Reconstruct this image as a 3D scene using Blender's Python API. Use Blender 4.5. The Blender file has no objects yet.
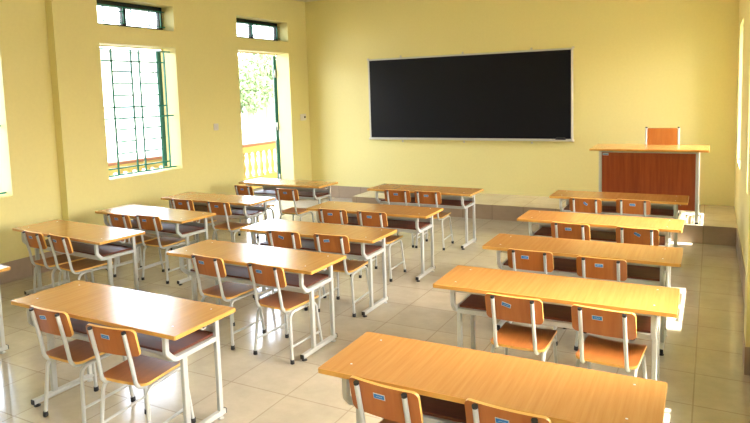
import bpy, bmesh, math, random
from mathutils import Vector, Matrix
random.seed(4)
SC = bpy.context.scene
COL = SC.collection
PI = math.pi

# ------------------------------------------------------------------ materials
def new_mat(name):
    m = bpy.data.materials.new(name); m.use_nodes = True
    nt = m.node_tree; b = nt.nodes['Principled BSDF']
    return m, nt, b

def plain(name, col, rough=.5, metal=0., spec=.5, coat=0., bump=0., bscale=60., var=0.):
    m, nt, b = new_mat(name)
    b.inputs['Base Color'].default_value = (*col, 1)
    b.inputs['Roughness'].default_value = rough
    b.inputs['Metallic'].default_value = metal
    b.inputs['Specular IOR Level'].default_value = spec
    b.inputs['Coat Weight'].default_value = coat
    b.inputs['Coat Roughness'].default_value = .1
    if bump or var:
        tc = nt.nodes.new('ShaderNodeTexCoord')
        n = nt.nodes.new('ShaderNodeTexNoise'); n.inputs['Scale'].default_value = bscale
        n.inputs['Detail'].default_value = 4
        nt.links.new(tc.outputs['Object'], n.inputs['Vector'])
        if bump:
            bp = nt.nodes.new('ShaderNodeBump'); bp.inputs['Strength'].default_value = bump
            bp.inputs['Distance'].default_value = .01
            nt.links.new(n.outputs['Fac'], bp.inputs['Height'])
            nt.links.new(bp.outputs['Normal'], b.inputs['Normal'])
        if var:
            r = nt.nodes.new('ShaderNodeValToRGB')
            r.color_ramp.elements[0].position = .3; r.color_ramp.elements[1].position = .7
            r.color_ramp.elements[0].color = (*[c*(1-var) for c in col], 1)
            r.color_ramp.elements[1].color = (*[min(1, c*(1+var)) for c in col], 1)
            nt.links.new(n.outputs['Fac'], r.inputs['Fac'])
            nt.links.new(r.outputs['Color'], b.inputs['Base Color'])
    return m

def wood(name, c0, c1, stretch, rough=.3, coat=0., scale=1.):
    """laminate with fine streaks; stretch = scale per axis (small = streak direction)"""
    m, nt, b = new_mat(name)
    tc = nt.nodes.new('ShaderNodeTexCoord')
    oi = nt.nodes.new('ShaderNodeObjectInfo')
    ad = nt.nodes.new('ShaderNodeVectorMath'); ad.operation = 'ADD'
    mu = nt.nodes.new('ShaderNodeVectorMath'); mu.operation = 'SCALE'
    mu.inputs['Scale'].default_value = 7.
    cb = nt.nodes.new('ShaderNodeCombineXYZ')
    for i in range(3): nt.links.new(oi.outputs['Random'], cb.inputs[i])
    nt.links.new(cb.outputs[0], mu.inputs[0])
    nt.links.new(tc.outputs['Object'], ad.inputs[0]); nt.links.new(mu.outputs[0], ad.inputs[1])
    mp = nt.nodes.new('ShaderNodeMapping')
    mp.inputs['Scale'].default_value = [s*scale for s in stretch]
    mp.inputs['Rotation'].default_value = (0, 0, .10)
    nt.links.new(ad.outputs[0], mp.inputs['Vector'])
    n = nt.nodes.new('ShaderNodeTexNoise'); n.inputs['Scale'].default_value = 1
    n.inputs['Detail'].default_value = 5; n.inputs['Roughness'].default_value = .62
    nt.links.new(mp.outputs[0], n.inputs['Vector'])
    r = nt.nodes.new('ShaderNodeValToRGB')
    r.color_ramp.elements[0].position = .32; r.color_ramp.elements[1].position = .68
    r.color_ramp.elements[0].color = (*c0, 1); r.color_ramp.elements[1].color = (*c1, 1)
    nt.links.new(n.outputs['Fac'], r.inputs['Fac'])
    nt.links.new(r.outputs['Color'], b.inputs['Base Color'])
    b.inputs['Roughness'].default_value = rough
    b.inputs['Coat Weight'].default_value = coat; b.inputs['Coat Roughness'].default_value = .2
    return m

def tiles(name, col, grout, size, off, rough=.15, var=.05, axes='XY', gw=.004):
    m, nt, b = new_mat(name)
    g = nt.nodes.new('ShaderNodeNewGeometry')
    mp = nt.nodes.new('ShaderNodeMapping'); mp.inputs['Location'].default_value = (-off[0], -off[1], -off[2])
    nt.links.new(g.outputs['Position'], mp.inputs['Vector'])
    sp = nt.nodes.new('ShaderNodeSeparateXYZ'); nt.links.new(mp.outputs[0], sp.inputs[0])
    cb = nt.nodes.new('ShaderNodeCombineXYZ')
    nt.links.new(sp.outputs[axes[0]], cb.inputs[0]); nt.links.new(sp.outputs[axes[1]], cb.inputs[1])
    br = nt.nodes.new('ShaderNodeTexBrick')
    br.offset = 0; br.squash = 1
    br.inputs['Scale'].default_value = 1
    br.inputs['Brick Width'].default_value = size; br.inputs['Row Height'].default_value = size if axes == 'XY' else 5.
    br.inputs['Mortar Size'].default_value = gw; br.inputs['Mortar Smooth'].default_value = .3
    br.inputs['Color1'].default_value = (*[c*(1-var) for c in col], 1)
    br.inputs['Color2'].default_value = (*[c*(1+var) for c in col], 1)
    br.inputs['Mortar'].default_value = (*grout, 1)
    nt.links.new(cb.outputs[0], br.inputs['Vector'])
    n = nt.nodes.new('ShaderNodeTexNoise'); n.inputs['Scale'].default_value = 3.2; n.inputs['Detail'].default_value = 6
    n.inputs['Roughness'].default_value = .7
    nt.links.new(g.outputs['Position'], n.inputs['Vector'])
    r = nt.nodes.new('ShaderNodeMapRange'); r.inputs['From Min'].default_value = .3; r.inputs['From Max'].default_value = .7
    r.inputs['To Min'].default_value = .86; r.inputs['To Max'].default_value = 1.1
    nt.links.new(n.outputs['Fac'], r.inputs['Value'])
    mx = nt.nodes.new('ShaderNodeVectorMath'); mx.operation = 'SCALE'
    nt.links.new(br.outputs['Color'], mx.inputs[0]); nt.links.new(r.outputs[0], mx.inputs['Scale'])
    nt.links.new(mx.outputs[0], b.inputs['Base Color'])
    b.inputs['Roughness'].default_value = rough
    bp = nt.nodes.new('ShaderNodeBump'); bp.invert = True; bp.inputs['Strength'].default_value = .25; bp.inputs['Distance'].default_value = .002
    nt.links.new(br.outputs['Fac'], bp.inputs['Height']); nt.links.new(bp.outputs['Normal'], b.inputs['Normal'])
    return m

M = {}
M['wall'] = plain('yellow_wall_paint', (.82, .735, .325), .55, bump=.05, bscale=35, var=.015)
M['ceil'] = plain('ceiling_paint', (.80, .76, .62), .7)
M['floor'] = tiles('floor_tiles', (.54, .485, .375), (.40, .345, .26), .39, (-2.01, 2.60, 0), rough=.13)
M['podium'] = tiles('podium_tiles', (.64, .56, .42), (.42, .36, .27), .39, (-2.01, 2.60, 0), rough=.14)
M['skirtx'] = tiles('skirting_tiles_x', (.40, .30, .22), (.24, .18, .13), .39, (-2.01, 0, -1), rough=.3, axes='XZ')
M['skirty'] = tiles('skirting_tiles_y', (.40, .30, .22), (.24, .18, .13), .39, (2.6, 0, -1), rough=.3, axes='YZ')
M['top'] = wood('maple_laminate', (.53, .235, .058), (.61, .295, .082), (60, 2.5, 20), rough=.25, coat=.5)
M['edge'] = plain('maple_edge_band', (.70, .36, .075), .4)
M['chairwood'] = wood('beech_plywood', (.39, .112, .019), (.475, .158, .031), (28, 3, 3.2), rough=.3)
M['chairedge'] = plain('plywood_edge', (.80, .47, .12), .4)
M['seatwood'] = wood('seat_plywood', (.33, .108, .023), (.43, .155, .034), (26, 2.4, 20), rough=.42)
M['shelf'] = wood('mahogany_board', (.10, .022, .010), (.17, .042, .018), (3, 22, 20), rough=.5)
M['panel'] = wood('mahogany_panel', (.27, .042, .009), (.40, .080, .018), (30, 20, 2.0), rough=.35)
M['metal'] = plain('light_grey_painted_steel', (.53, .545, .52), .32)
M['rubber'] = plain('black_rubber', (.012, .012, .014), .5)
M['board'] = plain('chalkboard_black', (.003, .0035, .007), .5, spec=.2)
M['alu'] = plain('aluminium_trim', (.62, .62, .60), .4, metal=.4)
M['green'] = plain('green_grille_paint', (.010, .23, .16), .4)
M['frame'] = plain('dark_green_frame_paint', (.003, .008, .012), .4)
M['leaf'] = plain('green_shutter_paint', (.01, .12, .07), .4)
M['shutin'] = plain('brown_shutter_face', (.12, .06, .035), .45)
M['plastic'] = plain('pale_plastic', (.72, .68, .66), .35)
M['dark'] = plain('socket_black', (.02, .02, .02), .4)
M['blue'] = plain('sticker_blue', (.02, .20, .55), .4)
M['stick'] = plain('sticker_silver', (.55, .60, .64), .4)
M['eraser'] = plain('eraser_felt', (.03, .025, .05), .8)
M['chalk'] = plain('chalk_white', (.85, .85, .82), .8)
M['conc'] = plain('pale_concrete', (.20, .19, .17), .8, var=.06, bscale=2)
M['rail'] = plain('balustrade_yellow', (.80, .62, .26), .7)
M['railcap'] = plain('balustrade_red_cap', (.50, .22, .17), .7)
M['house'] = plain('pale_house_render', (.25, .25, .24), .8)
M['roof'] = plain('grey_roof', (.42, .42, .42), .7)
M['housewin'] = plain('house_window_dark', (.10, .12, .14), .3)
M['foliage'] = plain('foliage_pale_green', (.10, .16, .065), .7, var=.35, bscale=3)
M['bark'] = plain('bark', (.22, .17, .12), .9)

# glass for the transom lights
def glass():
    m, nt, b = new_mat('thin_glass')
    nt.nodes.remove(b)
    out = nt.nodes['Material Output']
    t = nt.nodes.new('ShaderNodeBsdfTransparent'); t.inputs[0].default_value = (.93, .96, .95, 1)
    g = nt.nodes.new('ShaderNodeBsdfGlossy'); g.inputs['Roughness'].default_value = .02
    fr = nt.nodes.new('ShaderNodeLayerWeight'); fr.inputs[0].default_value = .12
    mx = nt.nodes.new('ShaderNodeMixShader')
    nt.links.new(fr.outputs[0], mx.inputs[0]); nt.links.new(t.outputs[0], mx.inputs[1]); nt.links.new(g.outputs[0], mx.inputs[2])
    nt.links.new(mx.outputs[0], out.inputs[0])
    return m
M['glass'] = glass()

# ------------------------------------------------------------------ mesh helpers
def finish(bm, name, mats, parent=None, loc=None):
    me = bpy.data.meshes.new(name)
    bmesh.ops.recalc_face_normals(bm, faces=bm.faces[:])
    bm.to_mesh(me); bm.free()
    for m in (mats if isinstance(mats, (list, tuple)) else [mats]): me.materials.append(M[m] if isinstance(m, str) else m)
    o = bpy.data.objects.new(name, me); COL.objects.link(o)
    if parent is not None: o.parent = parent
    if loc: o.location = loc
    return o

def empty(name, loc=(0, 0, 0), rz=0.):
    o = bpy.data.objects.new(name, None); COL.objects.link(o)
    o.location = loc; o.rotation_euler = (0, 0, rz); o.empty_display_size = .1
    return o

def tag(o, label=None, cat=None, group=None, kind=None):
    if label: o['label'] = label
    if cat: o['category'] = cat
    if group: o['group'] = group
    if kind: o['kind'] = kind
    return o

def box(bm, x0, x1, y0, y1, z0, z1, bev=0., mi=0, seg=1):
    r = bmesh.ops.create_cube(bm, size=1)
    vs = r['verts']
    for v in vs:
        v.co = Vector(((x0+x1)/2+v.co.x*(x1-x0), (y0+y1)/2+v.co.y*(y1-y0), (z0+z1)/2+v.co.z*(z1-z0)))
    fs = set(f for v in vs for f in v.link_faces)
    for f in fs: f.material_index = mi
    if bev:
        es = set(e for v in vs for e in v.link_edges)
        bmesh.ops.bevel(bm, geom=list(es), offset=bev, segments=seg, affect='EDGES', profile=.5)

def obox(bm, a, b, w, h, up=(0, 0, 1), bev=0., mi=0):
    """bar of section w x h from a to b"""
    a, b = Vector(a), Vector(b); t = (b-a); L = t.length; t.normalize()
    s = t.cross(Vector(up)).normalized(); n = s.cross(t)
    r = bmesh.ops.create_cube(bm, size=1); vs = r['verts']
    for v in vs:
        c = v.co.copy(); v.co = (a+b)/2+t*(c.y*L)+s*(c.x*w)+n*(c.z*h)
    for f in set(f for v in vs for f in v.link_faces): f.material_index = mi
    if bev:
        es = set(e for v in vs for e in v.link_edges)
        bmesh.ops.bevel(bm, geom=list(es), offset=bev, segments=1, affect='EDGES')

def fillet(pts, rads, seg=6):
    pts = [Vector(p) for p in pts]
    if not isinstance(rads, (list, tuple)): rads = [rads]*len(pts)
    out = [pts[0]]
    for i in range(1, len(pts)-1):
        p, a, b, r = pts[i], pts[i-1], pts[i+1], rads[i]
        u = (a-p).normalized(); v = (b-p).normalized()
        ang = u.angle(v)
        if r <= 0 or abs(ang-PI) < .02: out.append(p); continue
        d = min(r/math.tan(ang/2), (a-p).length*.49 if i > 1 else (a-p).length*.98, (b-p).length*.49 if i < len(pts)-2 else (b-p).length*.98)
        r = d*math.tan(ang/2)
        c = p+(u+v).normalized()*(r/math.sin(ang/2))
        s = p+u*d-c; e = p+v*d-c
        tot = s.angle(e); ax = s.cross(e).normalized()
        for k in range(seg+1):
            out.append(c+Matrix.Rotation(tot*k/seg, 3, ax) @ s)
    out.append(pts[-1])
    return out

def sweep(bm, path, r, n=10, ref=(1, 0, 0), sq=None, mi=0, smooth=True):
    """round tube radius r, or rectangular section sq=(w along ref, h)"""
    path = [Vector(p) for p in path]; ref = Vector(ref)
    rings = []
    for i, p in enumerate(path):
        if i == 0: t = path[1]-p
        elif i == len(path)-1: t = p-path[i-1]
        else: t = (p-path[i-1]).normalized()+(path[i+1]-p).normalized()
        t.normalize()
        a = (ref-t*ref.dot(t)).normalized(); b = t.cross(a)
        if sq:
            w, h = sq[0]/2, sq[1]/2; c = min(w, h)*.25
            prof = [(w-c, h), (-w+c, h), (-w, h-c), (-w, -h+c), (-w+c, -h), (w-c, -h), (w, -h+c), (w, h-c)]
        else:
            prof = [(r*math.cos(2*PI*k/n), r*math.sin(2*PI*k/n)) for k in range(n)]
        rings.append([bm.verts.new(p+a*x+b*y) for x, y in prof])
    m = len(rings[0])
    for i in range(len(rings)-1):
        for k in range(m):
            f = bm.faces.new((rings[i][k], rings[i][(k+1) % m], rings[i+1][(k+1) % m], rings[i+1][k]))
            f.smooth = smooth and not sq; f.material_index = mi
    for rg in (rings[0], rings[-1]):
        f = bm.faces.new([bm.verts.new(v.co) for v in rg]); f.material_index = mi

def lathe(bm, prof, n=16, center=(0, 0, 0), mi=0):
    c = Vector(center); rings = []
    for r, z in prof:
        rings.append([bm.verts.new(c+Vector((r*math.cos(2*PI*k/n), r*math.sin(2*PI*k/n), z))) for k in range(n)])
    for i in range(len(rings)-1):
        for k in range(n):
            f = bm.faces.new((rings[i][k], rings[i][(k+1) % n], rings[i+1][(k+1) % n], rings[i+1][k])); f.smooth = True; f.material_index = mi
    bm.faces.new(rings[0]).material_index = mi; bm.faces.new(rings[-1]).material_index = mi

def curved_panel(bm, W, H, r, th, fn, nu=14, nc=6, nv=6, side=1):
    """rounded board, U across and V up; fn(u, v, d) -> point; material 0 faces, 1 rim"""
    us = []
    for k in range(nc+1): us.append(-W/2+r-r*math.cos(k/nc*PI/2))
    for k in range(1, nu): us.append(-W/2+r+(W-2*r)*k/nu)
    for k in range(nc+1): us.append(W/2-r+r*math.sin(k/nc*PI/2))
    def half(u):
        d = max(0, abs(u)-(W/2-r))
        return H/2-r+math.sqrt(max(0, r*r-d*d))
    for d in (-th/2, th/2):
        g = [[bm.verts.new(fn(u, half(u)*(2*j/nv-1), d)) for j in range(nv+1)] for u in us]
        for i in range(len(us)-1):
            for j in range(nv):
                f = bm.faces.new((g[i][j], g[i+1][j], g[i+1][j+1], g[i][j+1])); f.smooth = True
    loop = [(u, half(u)) for u in us]+[(u, -half(u)) for u in reversed(us)]
    a = [bm.verts.new(fn(u, v, -th/2)) for u, v in loop]; b = [bm.verts.new(fn(u, v, th/2)) for u, v in loop]
    for i in range(len(loop)):
        j = (i+1) % len(loop)
        f = bm.faces.new((a[i], a[j], b[j], b[i])); f.smooth = True; f.material_index = side

def slab(bm, W, D, z0, z1, r=.008, ch=.0015):
    """flat board with rounded corners and eased edges; mat 0 top and bottom, 1 edge"""
    def outline(w, d, r):
        o = []
        for cx, cy, a0 in ((w/2-r, d/2-r, 0), (-w/2+r, d/2-r, 90), (-w/2+r, -d/2+r, 180), (w/2-r, -d/2+r, 270)):
            for k in range(5):
                a = math.radians(a0+k*22.5); o.append((cx+r*math.cos(a), cy+r*math.sin(a)))
        return o
    O = outline(W, D, r); I = outline(W-2*ch, D-2*ch, r)
    L = [[bm.verts.new((x, y, z)) for x, y in o] for o, z in ((I, z0), (O, z0+ch), (O, z1-ch), (I, z1))]
    n = len(O)
    for i in range(3):
        for k in range(n):
            f = bm.faces.new((L[i][k], L[i][(k+1) % n], L[i+1][(k+1) % n], L[i+1][k])); f.material_index = 1
    bm.faces.new(L[0]); bm.faces.new(L[3])

def copy_tree(o, parent=None):
    c = o.copy(); COL.objects.link(c); c.parent = parent
    for ch in [x for x in list(bpy.data.objects) if x.parent == o]: copy_tree(ch, c)
    return c

KIDS = {}
def copy_thing(o):
    """thing > parts > sub-parts, with a cached child list"""
    if o.name not in KIDS:
        KIDS[o.name] = [(p, [q for q in bpy.data.objects if q.parent == p]) for p in bpy.data.objects if p.parent == o]
    c = o.copy(); COL.objects.link(c)
    for p, qs in KIDS[o.name]:
        cp = p.copy(); COL.objects.link(cp); cp.parent = c
        for q in qs:
            cq = q.copy(); COL.objects.link(cq); cq.parent = cp
    return c

# ------------------------------------------------------------------ room numbers
XL, XR, YB, Y0, H = -5.637, .2435, 8.2, -1.4, 3.05
TH = .24
PH = .185          # podium height
WIN_L = [(4.43, 5.471, .778, 2.217), (2.35, 3.392, .778, 2.217), (.27, 1.31, .778, 2.217)]
DOOR = (6.579, 7.719, 0., 2.246)
TR = (2.411, 2.70)

def wall_with_holes(name, axis, p0, p1, a0, a1, z0, z1, holes, mat):
    """wall slab between planes p0 and p1 of axis ('X' or 'Y'), spanning a0..a1, z0..z1, minus holes (a, a, z, z)"""
    A = sorted(set([a0, a1]+[h[i] for h in holes for i in (0, 1)]))
    Z = sorted(set([z0, z1]+[h[i] for h in holes for i in (2, 3)]))
    def solid(i, j):
        if i < 0 or j < 0 or i >= len(A)-1 or j >= len(Z)-1: return False
        a, z = (A[i]+A[i+1])/2, (Z[j]+Z[j+1])/2
        return not any(h[0] < a < h[1] and h[2] < z < h[3] for h in holes)
    bm = bmesh.new(); V = {}
    def v(p, a, z):
        k = (p, a, z)
        if k not in V: V[k] = bm.verts.new((p, a, z) if axis == 'X' else (a, p, z))
        return V[k]
    for i in range(len(A)-1):
        for j in range(len(Z)-1):
            if not solid(i, j): continue
            for p in (p0, p1):
                bm.faces.new((v(p, A[i], Z[j]), v(p, A[i+1], Z[j]), v(p, A[i+1], Z[j+1]), v(p, A[i], Z[j+1])))
            if not solid(i-1, j): bm.faces.new((v(p0, A[i], Z[j]), v(p1, A[i], Z[j]), v(p1, A[i], Z[j+1]), v(p0, A[i], Z[j+1])))
            if not solid(i+1, j): bm.faces.new((v(p0, A[i+1], Z[j]), v(p1, A[i+1], Z[j]), v(p1, A[i+1], Z[j+1]), v(p0, A[i+1], Z[j+1])))
            if not solid(i, j-1): bm.faces.new((v(p0, A[i], Z[j]), v(p1, A[i], Z[j]), v(p1, A[i+1], Z[j]), v(p0, A[i+1], Z[j])))
            if not solid(i, j+1): bm.faces.new((v(p0, A[i], Z[j+1]), v(p1, A[i], Z[j+1]), v(p1, A[i+1], Z[j+1]), v(p0, A[i+1], Z[j+1])))
    return tag(finish(bm, name, mat), kind='structure')

HL = []
for w in WIN_L: HL += [w, (w[0], w[1], TR[0], TR[1])]
HL += [DOOR, (DOOR[0], DOOR[1], TR[0], TR[1])]
WIN_R = [(6.88, 7.75, .778, 2.217), (4.43, 5.471, .778, 2.217), (2.35, 3.392, .778, 2.217), (.27, 1.31, .778, 2.217)]
wall_with_holes('wall_left', 'X', XL, XL-TH, Y0, YB, 0, H, HL, 'wall')
wall_with_holes('wall_right', 'X', XR, XR+TH, Y0, YB, 0, H, WIN_R, 'wall')
wall_with_holes('wall_front', 'Y', YB, YB+.2, XL-TH, XR+TH, 0, H, [], 'wall')
wall_with_holes('wall_back', 'Y', Y0, Y0-.2, XL-TH, XR+TH, 0, H, [], 'wall')
bm = bmesh.new(); box(bm, XL-TH, XR+TH, Y0-.2, YB+.2, -.12, 0); tag(finish(bm, 'floor', 'floor'), kind='structure')
bm = bmesh.new(); box(bm, XL-TH, XR+TH, Y0-.2, YB+.2, H, H+.15); tag(finish(bm, 'ceiling', 'ceil'), kind='structure')
# pilasters
bm = bmesh.new(); box(bm, XL, XL+.10, 3.858, 4.085, 0, H); tag(finish(bm, 'trim_1', 'wall'), kind='structure')
bm = bmesh.new(); box(bm, .186, XR, 3.868, 4.09, 0, H); tag(finish(bm, 'trim_2', 'wall'), kind='structure')
bm = bmesh.new(); box(bm, .182, XR-.0125, 3.8635, 3.868, 0, .16); box(bm, .182, .186, 3.868, 4.09, 0, .16)
tag(finish(bm, 'trim_3', 'skirty'), kind='structure')
# podium with its forward step
XSTEP, YP1, YP2, XP0 = -1.35, 7.395, 6.975, -4.42
bm = bmesh.new()
pts = [(XP0, YB), (XP0, YP1), (XSTEP, YP1), (XSTEP, YP2), (XR, YP2), (XR, YB)]
a = [bm.verts.new((x, y, 0)) for x, y in pts]; b = [bm.verts.new((x, y, PH)) for x, y in pts]
bm.faces.new(a); bm.faces.new(b)
for i in range(6):
    j = (i+1) % 6; f = bm.faces.new((a[i], a[j], b[j], b[i])); f.material_index = 1
tag(finish(bm, 'podium', ['podium', 'skirtx']), kind='structure')
# baseboards (tile skirting)
t = .012
def base(name, segs, mat):
    bm = bmesh.new()
    for s in segs: box(bm, *s, bev=.002)
    tag(finish(bm, name, mat), kind='structure')
base('baseboard_left', [(XL, XL+t, Y0, 3.858, 0, PH), (XL, XL+t, 4.085, DOOR[0], 0, PH), (XL, XL+t, DOOR[1], YB, 0, PH),
                        (XL+.1, XL+.1+t, 3.858, 4.085, 0, PH), (XL, XL+.1+t, 3.846, 3.858, 0, PH)], 'skirty')
base('baseboard_front', [(XL+t, XP0, YB-t, YB, 0, PH)], 'skirtx')
base('baseboard_right', [(XR-t, XR, Y0, 3.868, 0, PH), (XR-t, XR, 4.09, YP2, 0, PH)], 'skirty')

# ------------------------------------------------------------------ windows, grilles, shutters
def grille(parent, xg, y0, y1, z0, z1, full=True):
    r = .0065
    bm = bmesh.new(); W = y1-y0; Hh = z1-z0
    q = .015 if full else .010
    def hb(z, a, b): obox(bm, (xg, a, z), (xg, b, z), q, q)
    def vb(y, a, b): obox(bm, (xg, y, a), (xg, y, b), q, q, up=(0, 1, 0))
    if full:
        ys = [y0+W*f for f in (.20, .45, .557, .808, .91)]
        zz = [z0+Hh*f for f in (.017, .068, .445, .53, .88, .968)]
        vb(y0+.04*W, zz[0], zz[5])
        for y in ys: vb(y, zz[0], zz[5])
        for z in zz: hb(z, y0+.03, ys[4])
        for f in (.80, .71, .62, .36, .268, .177):
            z = z0+Hh*f
            hb(z, ys[0], ys[1]); hb(z, ys[2], ys[3])
        for z in (zz[0], zz[2], zz[5]): hb(z, ys[4], y1+.005)
        for z in (zz[0],): hb(z, y0-.005, y0+.03)
    else:
        ys = [y0+W*f for f in (.03, .18, .43, .53, .78, .94)]
        zz = [z0+Hh*f for f in (.19, .42, .62, .80)]
        for y in ys: vb(y, zz[0], zz[3])
        hb(zz[0], y0-.005, y1+.005); hb(zz[3], y0-.005, y1+.005)
        hb(zz[2], ys[1], ys[2]); hb(zz[1], ys[3], ys[4])
    return finish(bm, 'grille', 'green', parent)

def big_window(n, x_in, sgn, w, open_dir=1):
    """wall opening: sill ledge, grille and two shutters folded back outside. sgn: outside direction along X"""
    y0, y1, z0, z1 = w
    e = tag(empty('window_%d' % n, (0, 0, 0)), kind='structure')
    grille(e, x_in+sgn*.10, y0, y1, z0, z1)
    # casing at the outer edge of the opening
    bm = bmesh.new(); xo = x_in+sgn*(TH-.03); d = .025
    for a in ((y0, y0+.012, z0, z1), (y1-.012, y1, z0, z1), (y0+.012, y1-.012, z1-.012, z1)):
        box(bm, min(xo, xo+sgn*d), max(xo, xo+sgn*d), *a)
    finish(bm, 'window_frame', 'rail', e)
    for yh, s in ((y1, 1), (y0, -1)):
        bm = bmesh.new()
        xa = x_in+sgn*(TH+.01)
        hw = (y1-y0)/2-.01
        # panel leaves stand open, pointing away from the wall
        ang = math.radians(40 if s > 0 else 12)
        dx, dy = sgn*math.cos(ang), s*math.sin(ang)
        A = Vector((xa, yh-s*.02, 0)); B = A+Vector((dx, dy, 0))*hw
        zc = (z0+z1)/2
        obox(bm, (A.x, A.y, zc), (B.x, B.y, zc), .040, z1-z0-.04, bev=.003)
        nrm = Vector((-dy, dx, 0))
        for k in range(3):
            za = z0+.08+k*(z1-z0-.1)/3; zb = za+(z1-z0-.1)/3-.06
            p = A+(B-A)*.12; q = A+(B-A)*.88
            obox(bm, (p.x, p.y, (za+zb)/2), (q.x, q.y, (za+zb)/2), .048, zb-za, bev=.003, mi=1)
        finish(bm, 'shutter', ['leaf', 'shutin'], e)
    return e

def transom(n, x_in, sgn, y0, y1, z0, z1):
    e = tag(empty('window_%d' % n), kind='structure')
    xf = x_in+sgn*.185; bm = bmesh.new(); w = .058
    x0, x1 = sorted((xf, xf+sgn*.045)); ym = y0+(y1-y0)*.47
    for a in ((y0, y0+w, z0, z1), (y1-w, y1, z0, z1), (y0, y1, z0, z0+w*.7), (y0, y1, z1-w*1.1, z1), (ym-w/2, ym+w/2, z0, z1)):
        box(bm, x0, x1, *a, bev=.003)
    finish(bm, 'window_frame', 'frame', e)
    bm = bmesh.new(); xg = xf+sgn*.03
    for a, b in ((y0+w, ym-w/2), (ym+w/2, y1-w)): box(bm, xg-.002, xg+.002, a, b, z0+w*.7, z1-w*1.1)
    finish(bm, 'pane', 'glass', e)
    grille(e, x_in+sgn*.15, y0, y1, z0, z1, False)
    return e
k = 1
for w in WIN_L:
    big_window(k, XL, -1, w); k += 1
    transom(k, XL, -1, w[0], w[1], *TR); k += 1
transom(k, XL, -1, DOOR[0], DOOR[1], *TR); k += 1
for w in WIN_R:
    big_window(k, XR, 1, w); k += 1
# door: two leaves opened outwards, the far one edge-on to the room
e = tag(empty('door_1'), kind='structure')
bm = bmesh.new()
xo = XL-TH
box(bm, xo-.01, xo+.05, DOOR[0], DOOR[0]+.04, 0, DOOR[3]); box(bm, xo-.01, xo+.02, DOOR[0]+.04, DOOR[1], DOOR[3]-.015, DOOR[3])
finish(bm, 'door_frame', ['rail'], e)
def leaf(A, B):
    bm = bmesh.new(); A, B = Vector(A), Vector(B)
    zc = (DOOR[3]-.03)/2+.01; hh = DOOR[3]-.06
    obox(bm, (A.x, A.y, zc), (B.x, B.y, zc), .046, hh, bev=.004)
    for z0, z1 in ((.12, .95), (1.08, 2.05)):
        for f0, f1 in ((.12, .47), (.55, .9)):
            p, q = A+(B-A)*f0, A+(B-A)*f1
            obox(bm, (p.x, p.y, (z0+z1)/2), (q.x, q.y, (z0+z1)/2), .054, z1-z0, bev=.006, mi=1)
    d = finish(bm, 'door_leaf', ['leaf', 'shutin'], e)
    bm = bmesh.new()
    t = (B-A).normalized()
    for z in (.35, 1.15, 1.95):
        lathe(bm, [(.011, z-.06), (.011, z+.06)], 10, (A.x-t.x*.012, A.y-t.y*.012, 0))
    finish(bm, 'hinge', 'alu', d)
    return d
leaf((xo-.022, DOOR[1]-.012, 0), (xo-.022-.545*.627, DOOR[1]-.012+.545*.779, 0))
leaf((xo-.022, DOOR[0]+.02, 0), (xo-.022-.545*.45, DOOR[0]+.02-.545*.89, 0))

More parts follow.
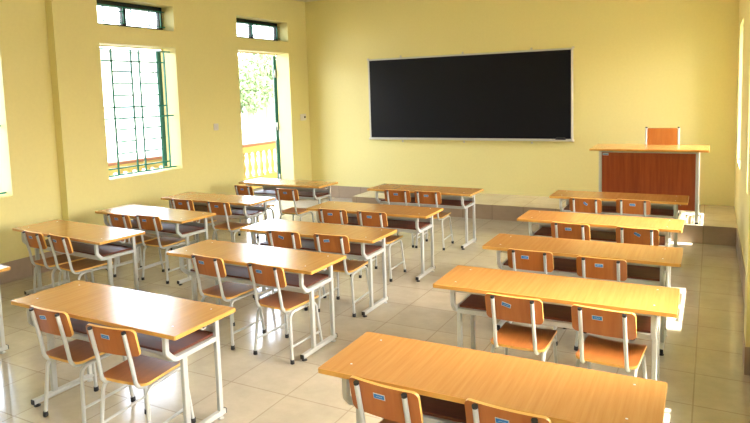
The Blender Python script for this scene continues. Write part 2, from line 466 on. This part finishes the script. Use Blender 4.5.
# ------------------------------------------------------------------ student desk
def make_desk(zt=.578):
    root = empty('student_desk')
    W, D = 1.2, .40; f = .498
    bm = bmesh.new(); slab(bm, W, D, zt-.02, zt); tp = finish(bm, 'tabletop', ['top', 'edge'], root)
    for sx in (-1, 1):
        for sy in (-.115, .135):
            bm = bmesh.new(); lathe(bm, [(.0045, zt+.0001), (.0045, zt+.0006), (.003, zt+.0009)], 10, (sx*f, sy, 0)); finish(bm, 'screw_cap', 'plastic', tp)
    bm = bmesh.new()
    slab(bm, 2*f-.03, .27, .4335, .4455, r=.004); bmesh.ops.translate(bm, verts=bm.verts[:], vec=(0, .03, 0))
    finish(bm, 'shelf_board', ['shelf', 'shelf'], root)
    bm = bmesh.new(); obox(bm, (-f+.012, -.150, .5465), (f-.012, -.150, .5465), .018, .023, bev=.002); finish(bm, 'top_rail', 'metal', root)
    bm = bmesh.new(); obox(bm, (-f+.012, .148, .5465), (f-.012, .148, .5465), .018, .023, bev=.002); finish(bm, 'top_rail', 'metal', root)
    bm = bmesh.new(); obox(bm, (-f+.010, -.113, .4205), (f-.010, -.113, .4205), .02, .026, bev=.002); finish(bm, 'shelf_rail', 'metal', root)
    bm = bmesh.new(); obox(bm, (-f+.010, .170, .452), (f-.010, .170, .452), .006, .05, bev=.001); finish(bm, 'shelf_lip', 'metal', root)
    q = .0225
    for s in (-1, 1):
        x = s*f
        bm = bmesh.new(); sweep(bm, [(x, .160, .040), (x, .160, zt-.0205)], 0, sq=(q, .026)); finish(bm, 'leg', 'metal', root)
        bm = bmesh.new(); sweep(bm, [(x, -.062, .040), (x, -.062, .410)], 0, sq=(q, .03)); finish(bm, 'leg', 'metal', root)
        bm = bmesh.new()
        sweep(bm, fillet([(x, -.163, zt-.0205), (x, -.163, .468), (x, -.118, .4215), (x, .1465, .4215)], [0, .03, .035, 0]), 0, sq=(q, .024))
        finish(bm, 'shelf_bracket', 'metal', root)
        bm = bmesh.new(); obox(bm, (x, -.150, .547), (x, .1465, .547), q, .022, bev=.002); finish(bm, 'top_bar', 'metal', root)
        bm = bmesh.new(); obox(bm, (x, -.185, .031), (x, .187, .031), .026, .026, bev=.002)
        fb = finish(bm, 'foot_bar', 'metal', root)
        for yy in (-1, 1):
            bm = bmesh.new(); box(bm, x-.0135, x+.0135, *sorted((yy*.186, yy*.192)), .0175, .0445, bev=.002); finish(bm, 'end_cap', 'rubber', fb)
            bm = bmesh.new(); lathe(bm, [(.012, 0), (.017, .002), (.017, .007), (.007, .009), (.007, .0185)], 12, (x, -.165 if yy < 0 else .158, 0)); finish(bm, 'glide', 'rubber' if yy < 0 else 'metal', fb)
        bm = bmesh.new()
        hx = s*(f+.035)
        sweep(bm, fillet([(hx, .06, zt-.0195), (hx, .06, .515), (hx, .02, .515), (hx, .02, .535)], [0, .02, .02, 0]), .004, n=8)
        finish(bm, 'bag_hook', 'metal', root)
    return root

# ------------------------------------------------------------------ student chair (origin under the seat, faces +Y)
def make_chair():
    root = empty('student_chair')
    def seat_fn(u, v, d):
        drop = -.010*max(0, (v-.12)/.035)**2 if v > .12 else 0
        return Vector((u, v+.01, .3265+d+drop+.006*(abs(u)/.145)**2))
    bm = bmesh.new(); curved_panel(bm, .28, .31, .028, .013, seat_fn, nv=12); finish(bm, 'seat', ['seatwood', 'chairedge'], root)
    tl = math.radians(12)
    yb, zb = -.178, .542
    def back_fn(u, v, d):
        c = -.012*(1-(u/.1425)**2)
        y = yb+c-v*math.sin(tl)+d*math.cos(tl); z = zb+v*math.cos(tl)+d*math.sin(tl)
        return Vector((u, y, z))
    bm = bmesh.new(); curved_panel(bm, .285, .134, .022, .012, back_fn); bk = finish(bm, 'backrest', ['chairwood', 'chairedge'], root)
    # maker's label on the rear of the backrest
    bm = bmesh.new()
    def stick(bm, w, h, off, mi):
        n = 6
        vs = [[bm.verts.new((-.022*0+w*(i/n-.5), -off, h*(j-.5))) for j in (0, 1)] for i in range(n+1)]
        for i in range(n):
            f = bm.faces.new((vs[i][0], vs[i+1][0], vs[i+1][1], vs[i][1])); f.material_index = mi
    box(bm, -.0235, .0235, -.0006, .0006, -.0110, .0110, mi=0)
    box(bm, -.0210, .0210, -.0011, -.0005, -.0082, .0082, mi=1)
    for i, (x0, x1) in enumerate(((-.012, -.008), (-.006, -.001), (.001, .005), (.007, .012))):
        box(bm, x0, x1, -.0014, -.001, -.0015+.001*(i % 2), .0004+.001*(i % 2), mi=0)
    lb = finish(bm, 'label_sticker', ['stick', 'blue'], bk)
    for s in (-1, 1):
        bm = bmesh.new()
        x = s*.098
        def off(v): return yb-.012*(1-(x/.1425)**2)-v*math.sin(tl)-.0155*math.cos(tl), zb+v*math.cos(tl)-.0155*math.sin(tl)
        y1, z1 = off(.059); y2, z2 = off(-.10)
        path = fillet([(x, y1, z1), (x, y2, z2), (x*1.03, -.158, .308), (s*.106, -.02, .308)], [0, .1, .055, 0], 7)
        sweep(bm, path, .0095, n=12); p = finish(bm, 'back_post', 'metal', root)
        bm = bmesh.new()
        t = Vector((0, -math.sin(tl), math.cos(tl)))
        a = Vector((x, y1, z1)); sweep(bm, [a-t*.004, a+t*.005], .0105, n=12); finish(bm, 'end_cap', 'rubber', p)
        bm = bmesh.new()
        path = fillet([(s*.150, -.150, .012), (s*.128, -.128, .306), (s*.126, .125, .306), (s*.146, .152, .012)], [0, .05, .05, 0], 7)
        sweep(bm, path, .0095, n=12); lg = finish(bm, 'leg', 'metal', root)
        for px, py in ((s*.150, -.150), (s*.146, .152)):
            bm = bmesh.new(); lathe(bm, [(.0115, 0), (.0135, .003), (.0125, .026)], 12, (px, py, 0)); finish(bm, 'foot_cap', 'rubber', lg)
        bm = bmesh.new(); sweep(bm, [(s*.1435, -.143, .10), (s*.1400, .144, .10)], .007, n=10); finish(bm, 'stretcher', 'metal', root)
    for y in (-.07, .08):
        bm = bmesh.new(); sweep(bm, [(-.126, y, .306), (.126, y, .306)], .008, n=10, ref=(0, 1, 0)); finish(bm, 'seat_crossbar', 'metal', root)
    return root, lb, back_fn

DESKS = {
 'L1': (-4.505, 6.033, -1.2), 'L2': (-4.551, 4.867, .7), 'L3': (-4.551, 4.034, -3.5), 'L4': (-4.563, 3.242, -3.7), 'L5': (-4.56, 2.14, -1),
 'M1': (-2.714, 6.054, -1.1), 'M2': (-2.696, 4.883, .9), 'M3': (-2.702, 3.969, .5), 'M4': (-2.674, 3.178, -.5), 'M5': (-2.670, 2.105, -.1),
 'R1': (-.776, 6.197, .4), 'R2': (-.774, 5.055, -.3), 'R3': (-.746, 4.119, .5), 'R4': (-.726, 3.237, .9), 'R5': (-.719, 2.106, .7)}
ORD = {'1': 'first', '2': 'second', '3': 'third', '4': 'fourth', '5': 'fifth'}
COLN = {'L': 'column beside the window wall', 'M': 'middle column', 'R': 'right-hand column'}
DL = {
 'L1': 'student desk in front of the open doorway, farthest back along the window wall',
 'L2': 'student desk second from the doorway in the column along the window wall',
 'L3': 'student desk under the barred window, its bright top reflecting the daylight',
 'L4': 'student desk by the wall pilaster left of the barred window',
 'L5': 'student desk cut off by the left edge of the photo',
 'M1': 'middle-column student desk nearest the low podium under the chalkboard',
 'M2': 'middle-column student desk second from the podium',
 'M3': 'middle-column student desk halfway between podium and camera',
 'M4': 'middle-column student desk just behind the large nearest one at lower left',
 'M5': 'large student desk at lower left, nearest the camera in the middle column',
 'R1': "right-hand student desk directly in front of the teacher's desk",
 'R2': "right-hand student desk second from the teacher's desk",
 'R3': 'right-hand student desk third from the front, middle of its column',
 'R4': 'right-hand student desk second nearest the camera with two whole chairs in view',
 'R5': 'golden student desk in the foreground, nearest the camera and cut by the bottom edge'}
d0 = make_desk()
first = True
for n, (x, y, a) in DESKS.items():
    d = d0 if first else copy_thing(d0); first = False
    d.location = (x, y, 0); d.rotation_euler = (0, 0, math.radians(a))
    tag(d, DL[n], 'desk', 'two-seat student desks in three columns')

# backrest position relative to the desk centre, yaw, label tilt
CH = {
 'R5': [(-.28, -.27, 3.5, 0, 0), (.155, -.25, 5, 0, 0)],
 'R4': [(-.12, -.32, 7.5, -14, -.022), (.30, -.33, 4, 0, -.012)],
 'R3': [(-.25, -.31, 8, 0, -.018), (.18, -.33, 8, 2, 0)],
 'R2': [(-.15, -.36, 4, 2, 0), (.315, -.36, 7, -27, .012)],
 'R1': [(-.23, -.40, 5.5, -36, .012), (.17, -.34, 8, 0, .005)],
 'M5': [(-.19, -.25, 5.3, 6, -.02), (.31, -.29, 11, -4, -.012)],
 'M4': [(-.165, -.25, 1, 0, -.03), (.32, -.27, 1, 0, -.03)],
 'M3': [(-.11, -.27, 9, -16, 0), (.295, -.24, 8, 8, -.02)],
 'M2': [(-.24, -.30, 7, 2, -.005), (.15, -.29, 6, 0, -.005)],
 'M1': [(-.15, -.33, 9, 0, 0), (.19, -.32, 8, 0, 0)],
 'L4': [(-.14, -.27, -1, 0, -.01), (.19, -.28, -1, -4, -.03)],
 'L3': [(-.12, -.29, 4, 0, 0), (.21, -.25, 6, 0, -.02)],
 'L2': [(-.15, -.33, 6, 0, 0), (.33, -.33, 5, 0, 0)],
 'L1': [(-.20, -.55, -2, 0, 0), (.44, -.60, 8, 0, 0)],
}
SHORT = {'L1': 'the desk at the doorway', 'L2': 'the second window-wall desk', 'L3': 'the bright desk under the barred window',
 'L4': 'the desk by the wall pilaster', 'M1': 'the middle-column desk nearest the podium', 'M2': 'the second middle-column desk from the podium',
 'M3': 'the middle desk of the middle column', 'M4': 'the fourth middle-column desk from the podium', 'M5': 'the large desk at lower left',
 'R1': "the desk facing the teacher's desk", 'R2': "the second right-hand desk from the front", 'R3': 'the middle desk of the right-hand column',
 'R4': 'the second nearest right-hand desk', 'R5': 'the golden foreground desk'}
c0, lb0, back_fn = make_chair()
first = True
for n, L in CH.items():
    for i, (dx, dy, yaw, tilt, sx) in enumerate(L):
        c = c0 if first else copy_thing(c0)
        first = False
        dxk, dyk, _ = DESKS[n]
        a = math.radians(yaw-(7.5 if n[0] == 'R' else 4.5))
        bx, by = dxk+dx-(.015 if n[0] in 'ML' else 0), dyk+dy
        c.location = (bx-math.sin(a)*.19, by+math.cos(a)*.19, 0)
        c.rotation_euler = (0, 0, a)
        side = 'left' if i == 0 else 'right'
        pull = ' pulled out behind ' if n == 'L1' else ' tucked under '
        extra = ''
        if abs(tilt) > 10: extra = ' with tilted label'
        tag(c, '%s wooden student chair%s%s%s' % (side, extra, pull, SHORT[n]), 'chair', 'student chairs at the two-seat desks')
        lb = [q for p in bpy.data.objects if p.parent == c and p.name.startswith('backrest') for q in bpy.data.objects if q.parent == p][0]
        P = back_fn(sx-.010, .022, -.0068)
        lb.location = P
        lb.rotation_euler = (-math.radians(-12), math.radians(-tilt), 0)

# ------------------------------------------------------------------ teacher's desk and chair
td = tag(empty('teacher_desk', (-.5925, 7.25, PH)), "teacher's desk with dark red wooden front panel on the podium", 'desk')
bm = bmesh.new(); slab(bm, 1.145, .60, .743, .765, r=.006); finish(bm, 'tabletop', ['top', 'edge'], td)
for sx in (-1, 1):
    for sy in (-1, 1):
        bm = bmesh.new(); x, y = sx*.468, sy*.22
        box(bm, x-.015, x+.015, y-.015, y+.015, .008, .742, bev=.002); l = finish(bm, 'leg', 'metal', td)
        bm = bmesh.new(); box(bm, x-.0165, x+.0165, y-.0165, y+.0165, 0, .02, bev=.002); finish(bm, 'foot_cap', 'rubber', l)
    bm = bmesh.new(); box(bm, sx*.468-.012, sx*.468+.012, -.205, .205, .712, .742); box(bm, sx*.468-.010, sx*.468+.010, -.205, .205, .12, .14); finish(bm, 'side_rail', 'metal', td)
bm = bmesh.new(); box(bm, -.4525, .4525, -.232, -.212, .722, .742, bev=.001); finish(bm, 'front_rail', 'metal', td)
bm = bmesh.new(); box(bm, -.4525, .4525, -.228, -.214, .135, .7215, bev=.001); pn = finish(bm, 'front_panel', 'panel', td)
bm = bmesh.new(); box(bm, -.445, -.385, -.2295, -.228, .69, .715); box(bm, -.440, -.390, -.230, -.2295, .695, .704, mi=1)
finish(bm, 'label_sticker', ['stick', 'blue'], pn)
bm = bmesh.new(); box(bm, .05, .45, -.20, .21, .60, .71, bev=.003); dr = finish(bm, 'drawer', 'panel', td)
bm = bmesh.new(); box(bm, .20, .30, .21, .222, .65, .66, bev=.002); finish(bm, 'drawer_handle', 'alu', dr)

tc = tag(empty('teacher_chair', (-.505, 7.62, PH), PI), "wooden chair behind the teacher's desk, only its backrest showing above the desktop", 'chair')
bm = bmesh.new()
curved_panel(bm, .38, .37, .03, .015, lambda u, v, d: Vector((u, v, .445+d)), nv=8); finish(bm, 'seat', ['seatwood', 'chairedge'], tc)
bm = bmesh.new()
curved_panel(bm, .315, .26, .012, .014, lambda u, v, d: Vector((u, -.21-.10*v+d, .80+v)), nv=6); finish(bm, 'backrest', ['chairwood', 'chairedge'], tc)
for s in (-1, 1):
    bm = bmesh.new()
    path = fillet([(s*.17, -.226, .935), (s*.17, -.18, .50), (s*.17, -.13, .425), (s*.17, .15, .425)], [0, .05, .05, 0])
    sweep(bm, path, .0115, n=12); p = finish(bm, 'back_post', 'metal', tc)
    bm = bmesh.new(); sweep(bm, [(s*.17, -.2255, .93), (s*.17, -.2265, .943)], .0125, n=12); finish(bm, 'end_cap', 'rubber', p)
    bm = bmesh.new()
    path = fillet([(s*.19, -.20, .012), (s*.175, -.17, .425), (s*.175, .16, .425), (s*.19, .19, .012)], [0, .06, .06, 0])
    sweep(bm, path, .0115, n=12); lg = finish(bm, 'leg', 'metal', tc)
    for yy in (-.20, .19):
        bm = bmesh.new(); lathe(bm, [(.014, 0), (.016, .003), (.015, .03)], 12, (s*.19, yy, 0)); finish(bm, 'foot_cap', 'rubber', lg)
    bm = bmesh.new(); sweep(bm, [(s*.185, -.192, .14), (s*.185, .182, .14)], .008, n=10); finish(bm, 'stretcher', 'metal', tc)

# ------------------------------------------------------------------ chalkboard and wall fittings
bx0, bx1, bz0, bz1 = -4.533, -1.571, .931, 2.110
cbd = tag(empty('chalkboard', ((bx0+bx1)/2, YB, bz0)), 'wide black chalkboard with thin aluminium frame on the yellow front wall', 'chalkboard')
w, h = (bx1-bx0)/2, bz1-bz0
bm = bmesh.new(); box(bm, -w+.015, w-.015, -.028, -.002, .015, h-.015); finish(bm, 'writing_surface', 'board', cbd)
for a in ((-w, w, 0, .022), (-w, w, h-.022, h), (-w, -w+.022, .0225, h-.0225), (w-.022, w, .0225, h-.0225)):
    bm = bmesh.new(); box(bm, a[0], a[1], -.036, -.001, a[2], a[3], bev=.003); finish(bm, 'frame_bar', 'alu', cbd)
bm = bmesh.new(); box(bm, -w+.02, w-.01, -.085, -.0362, -.004, .006, bev=.002); box(bm, -w+.02, w-.01, -.085, -.081, .006, .014); finish(bm, 'chalk_ledge', 'alu', cbd)
for sx in (-1, 1):
    for sy in (0, 1):
        bm = bmesh.new(); box(bm, sx*w-.014, sx*w+.014, -.038, -.0005, sy*h-.014, sy*h+.014, bev=.004); finish(bm, 'corner_cap', 'plastic', cbd)
for x in (-.95, 0, .95):
    for z in (-.03, h+.018):
        bm = bmesh.new(); box(bm, x-.012, x+.012, -.012, -.0005, z-.018, z+.012, bev=.003); finish(bm, 'wall_bracket', 'alu', cbd)
er = tag(empty('board_eraser', (-1.72, YB-.062, bz0+.0062)), 'dark board eraser lying on the right end of the chalk ledge', 'eraser')
bm = bmesh.new(); box(bm, -.062, .062, -.016, .02, 0, .018, bev=.003); finish(bm, 'felt', 'eraser', er)
bm = bmesh.new(); box(bm, -.06, .06, -.014, .018, .0182, .036, bev=.006); finish(bm, 'grip', 'dark', er)
bm = bmesh.new(); sweep(bm, [(-1.86, YB-.06, bz0+.0115), (-1.825, YB-.064, bz0+.0115)], .005, n=8, ref=(0, 0, 1))
tag(finish(bm, 'chalk_stick', 'chalk'), 'short white chalk stick on the ledge left of the eraser', 'chalk')

def plate(name, y, z, w, h, label, cat, kind):
    e = tag(empty(name, (XL, y, z)), label, cat)
    bm = bmesh.new(); box(bm, 0, .009, -w/2, w/2, -h/2, h/2, bev=.003); finish(bm, 'cover_plate', 'plastic', e)
    if kind == 'switch':
        bm = bmesh.new(); box(bm, .0092, .014, -.012, .012, -.02, .02, bev=.002); finish(bm, 'rocker', 'plastic', e)
    else:
        for dy in (-.04,):
            bm = bmesh.new(); box(bm, .0092, .014, dy-.014, dy+.014, -.022, .022, bev=.002); finish(bm, 'rocker', 'plastic', e)
        bm = bmesh.new(); sweep(bm, [(.0092, .035, 0), (.017, .035, 0)], .017, n=16, ref=(0, 0, 1)); finish(bm, 'dial', 'dark', e)
plate('light_switch', 6.08, 1.24, .085, .085, 'small square light switch on the wall between window and doorway', 'switch', 'switch')
plate('fan_control', 8.02, 1.27, .15, .10, 'wide switch plate with dark dial beside the corner right of the doorway', 'switch', 'dial')
e = tag(empty('wall_socket', (.210, 3.868, 1.404)), 'small pale socket on the right wall pilaster near the photo edge', 'socket')
bm = bmesh.new(); box(bm, -.022, .022, -.009, 0, -.045, .045, bev=.003); finish(bm, 'cover_plate', 'plastic', e)
bm = bmesh.new(); box(bm, -.01, .01, -.011, -.0092, -.012, .012); finish(bm, 'slot', 'dark', e)

# ------------------------------------------------------------------ outside
GZ = -.5
bm = bmesh.new(); box(bm, -90, -7.45, -60, 110, GZ-.1, GZ); box(bm, XR+TH+.9, 60, -60, 110, GZ-.1, GZ)
tag(finish(bm, 'courtyard_ground', 'conc'), kind='structure')
bm = bmesh.new(); box(bm, -7.45, XL-TH, -3, 16, -.5, -.01); tag(finish(bm, 'walkway', 'conc'), kind='structure')
bm = bmesh.new(); box(bm, -7.75, XL-TH, -3, 16, 3.25, 3.4); tag(finish(bm, 'walkway_roof', 'conc'), kind='structure')
bm = bmesh.new(); box(bm, XL-TH, XR+TH, YB+.2, 16, -.1, 3.25); tag(finish(bm, 'wall_sun_blocker', 'rail'), kind='structure')  # unseen block added beyond the front wall to keep sun off the balustrade
# eave over the sunny side windows and roof over the walkway side kept short
bm = bmesh.new(); box(bm, XR+TH, .88, Y0-.2, YB+.2, 2.42, 2.52); tag(finish(bm, 'eave', 'conc'), kind='structure')
bl = tag(empty('balustrade', (-7.2, 4.0, 0)), 'yellow concrete balustrade with red-brown cap outside the doorway and window', 'railing')
L = 8.0
bm = bmesh.new(); box(bm, -.09, .09, 0, L, .745, .79, bev=.006); finish(bm, 'handrail_cap', 'railcap', bl)
bm = bmesh.new(); box(bm, -.065, .065, 0, L, .64, .745); finish(bm, 'top_beam', 'rail', bl)
bm = bmesh.new(); box(bm, -.07, .07, 0, L, -.01, .20); finish(bm, 'base_beam', 'rail', bl)
bal0 = None
nb = 49
for i in range(nb):
    y = .08+i*.16
    if bal0 is None:
        bm = bmesh.new()
        lathe(bm, [(.045, .20), (.045, .235), (.028, .26), (.045, .33), (.05, .37), (.030, .46), (.026, .50), (.042, .56), (.028, .60), (.045, .615), (.045, .64)], 12)
        bal0 = finish(bm, 'baluster', 'rail', bl, (0, y, 0))
    else:
        c = bal0.copy(); COL.objects.link(c); c.parent = bl; c.location = (0, y, 0)

def house(loc, w, d, h, label, nwx, floors):
    e = tag(empty('house', loc), label, 'building', 'pale buildings across the courtyard')
    bm = bmesh.new(); box(bm, -d/2, d/2, -w/2, w/2, 0, h); finish(bm, 'walls', 'house', e)
    bm = bmesh.new()
    a = [bm.verts.new(p) for p in ((-d/2-.4, -w/2-.4, h), (d/2+.4, -w/2-.4, h), (d/2+.4, w/2+.4, h), (-d/2-.4, w/2+.4, h))]
    b = [bm.verts.new(p) for p in ((0, -w/2+1, h+1.3), (0, w/2-1, h+1.3))]
    bm.faces.new(a); bm.faces.new((a[0], a[1], b[0])); bm.faces.new((a[2], a[3], b[1])); bm.faces.new((a[1], a[2], b[1], b[0])); bm.faces.new((a[3], a[0], b[0], b[1]))
    finish(bm, 'roof', 'roof', e)
    for f in range(floors):
        for i in range(nwx):
            y = -w/2+w*(i+.5)/nwx; z = .9+f*h/floors
            bm = bmesh.new(); box(bm, d/2, d/2+.06, y-.55, y+.55, z, z+h/floors*.4, bev=.01); wf = finish(bm, 'window', 'house', e)
            bm = bmesh.new(); box(bm, d/2+.061, d/2+.07, y-.45, y+.45, z+.08, z+h/floors*.4-.08); finish(bm, 'pane', 'housewin', wf)
house((-33, 41, GZ), 12, 6, 3.6, 'pale low building seen through the doorway behind the balustrade', 5, 1)
house((-34, 22, GZ), 16, 6, 5.0, 'pale building beyond the courtyard seen through the barred window', 6, 2)

def tree(x, y, h, r, label, seed):
    rnd = random.Random(seed)
    e = tag(empty('tree', (x, y, GZ)), label, 'tree', 'trees across the courtyard')
    bm = bmesh.new()
    sweep(bm, [(0, 0, 0), (.05, .03, h*.35), (0, .08, h*.62)], .16, n=9); sweep(bm, [(.03, .03, h*.35), (.5, .4, h*.65)], .07, n=7); sweep(bm, [(.03, .03, h*.4), (-.4, -.6, h*.68)], .07, n=7)
    finish(bm, 'trunk', 'bark', e)
    bm = bmesh.new()
    for k in range(3200):
        u = rnd.uniform(-1, 1); th = rnd.uniform(0, 2*PI); q = rnd.random()**.4*(1+.25*math.sin(3*th)*math.cos(4*u))
        s = math.sqrt(1-u*u)
        c = Vector((q*r*s*math.cos(th), q*r*s*math.sin(th), h*.68+q*h*.34*u))
        n1 = Vector((rnd.uniform(-1, 1), rnd.uniform(-1, 1), rnd.uniform(-1, 1))).normalized(); n2 = n1.orthogonal().normalized()
        L = rnd.uniform(.09, .18)
        bm.faces.new([bm.verts.new(c+n1*L), bm.verts.new(c+n2*L*.45), bm.verts.new(c-n1*L), bm.verts.new(c-n2*L*.45)])
    finish(bm, 'foliage', 'foliage', e)
tree(-23, 27.5, 3.6, 1.5, 'pale green tree left in the doorway view', 1)
tree(-24.2, 30.7, 5.0, 1.9, 'taller pale green tree nearest the door leaf in the doorway view', 2)

# ------------------------------------------------------------------ light
world = bpy.data.worlds.new('World'); SC.world = world; world.use_nodes = True
nt = world.node_tree; bg = nt.nodes['Background']
sky = nt.nodes.new('ShaderNodeTexSky'); sky.sky_type = 'NISHITA' if hasattr(sky, 'sky_type') else sky.sky_type
sky.sun_disc = False; sky.sun_elevation = math.radians(45); sky.sun_rotation = math.radians(90)
sky.air_density = 1.; sky.dust_density = 5.; sky.ozone_density = 1.
mix = nt.nodes.new('ShaderNodeMix'); mix.data_type = 'RGBA'; mix.inputs['Factor'].default_value = .8
mix.inputs['B'].default_value = (.97, .985, 1.0, 1)
nt.links.new(sky.outputs[0], mix.inputs['A'])
nt.links.new(mix.outputs['Result'], bg.inputs['Color'])
bg.inputs['Strength'].default_value = 3.2

sun = bpy.data.lights.new('sun', 'SUN'); sun.energy = 9; sun.angle = math.radians(.8); sun.color = (1, .95, .85)
so = bpy.data.objects.new('sun', sun); COL.objects.link(so)
dirv = Vector((-1, -.10, -1.94)).normalized()
so.rotation_euler = dirv.to_track_quat('-Z', 'Y').to_euler()
so.location = (5, 5, 8)

def portal(x, y0, y1, z0, z1, sgn):
    l = bpy.data.lights.new('sky_portal', 'AREA'); l.shape = 'RECTANGLE'; l.size = z1-z0; l.size_y = y1-y0
    l.cycles.is_portal = True
    o = bpy.data.objects.new('sky_portal', l); COL.objects.link(o)
    o.location = (x, (y0+y1)/2, (z0+z1)/2); o.rotation_euler = (0, math.radians(90)*sgn, 0)
for w in WIN_L+[DOOR]: portal(XL-TH, w[0], w[1], w[2], w[3], -1)
for w in WIN_R: portal(XR+TH, w[0], w[1], w[2], w[3], 1)

# ------------------------------------------------------------------ camera
F, CX, CY = 623.361, 380.655, 151.983
yaw, pitch, roll = [math.radians(v) for v in (-28.0987, 5.4659, -1.7033)]
f = Vector((math.sin(yaw), math.cos(yaw), 0)); r = Vector((math.cos(yaw), -math.sin(yaw), 0)); u = Vector((0, 0, 1))
f2 = f*math.cos(pitch)-u*math.sin(pitch); u2 = u*math.cos(pitch)+f*math.sin(pitch)
r3 = r*math.cos(roll)+u2*math.sin(roll); u3 = u2*math.cos(roll)-r*math.sin(roll)
cam = bpy.data.cameras.new('camera'); co = bpy.data.objects.new('camera', cam); COL.objects.link(co)
co.matrix_world = Matrix(((r3.x, u3.x, -f2.x, 0), (r3.y, u3.y, -f2.y, 0), (r3.z, u3.z, -f2.z, 1.6202), (0, 0, 0, 1)))
cam.sensor_width = 36; cam.lens = F/750*36
cam.shift_x = (375-CX)/750; cam.shift_y = (CY-211.5)/750
cam.clip_start = .02; cam.clip_end = 500
SC.camera = co
vs = SC.view_settings
vs.view_transform = 'Standard'; vs.look = 'None'; vs.gamma = 1; vs.use_curve_mapping = False
vs.exposure = 1.76
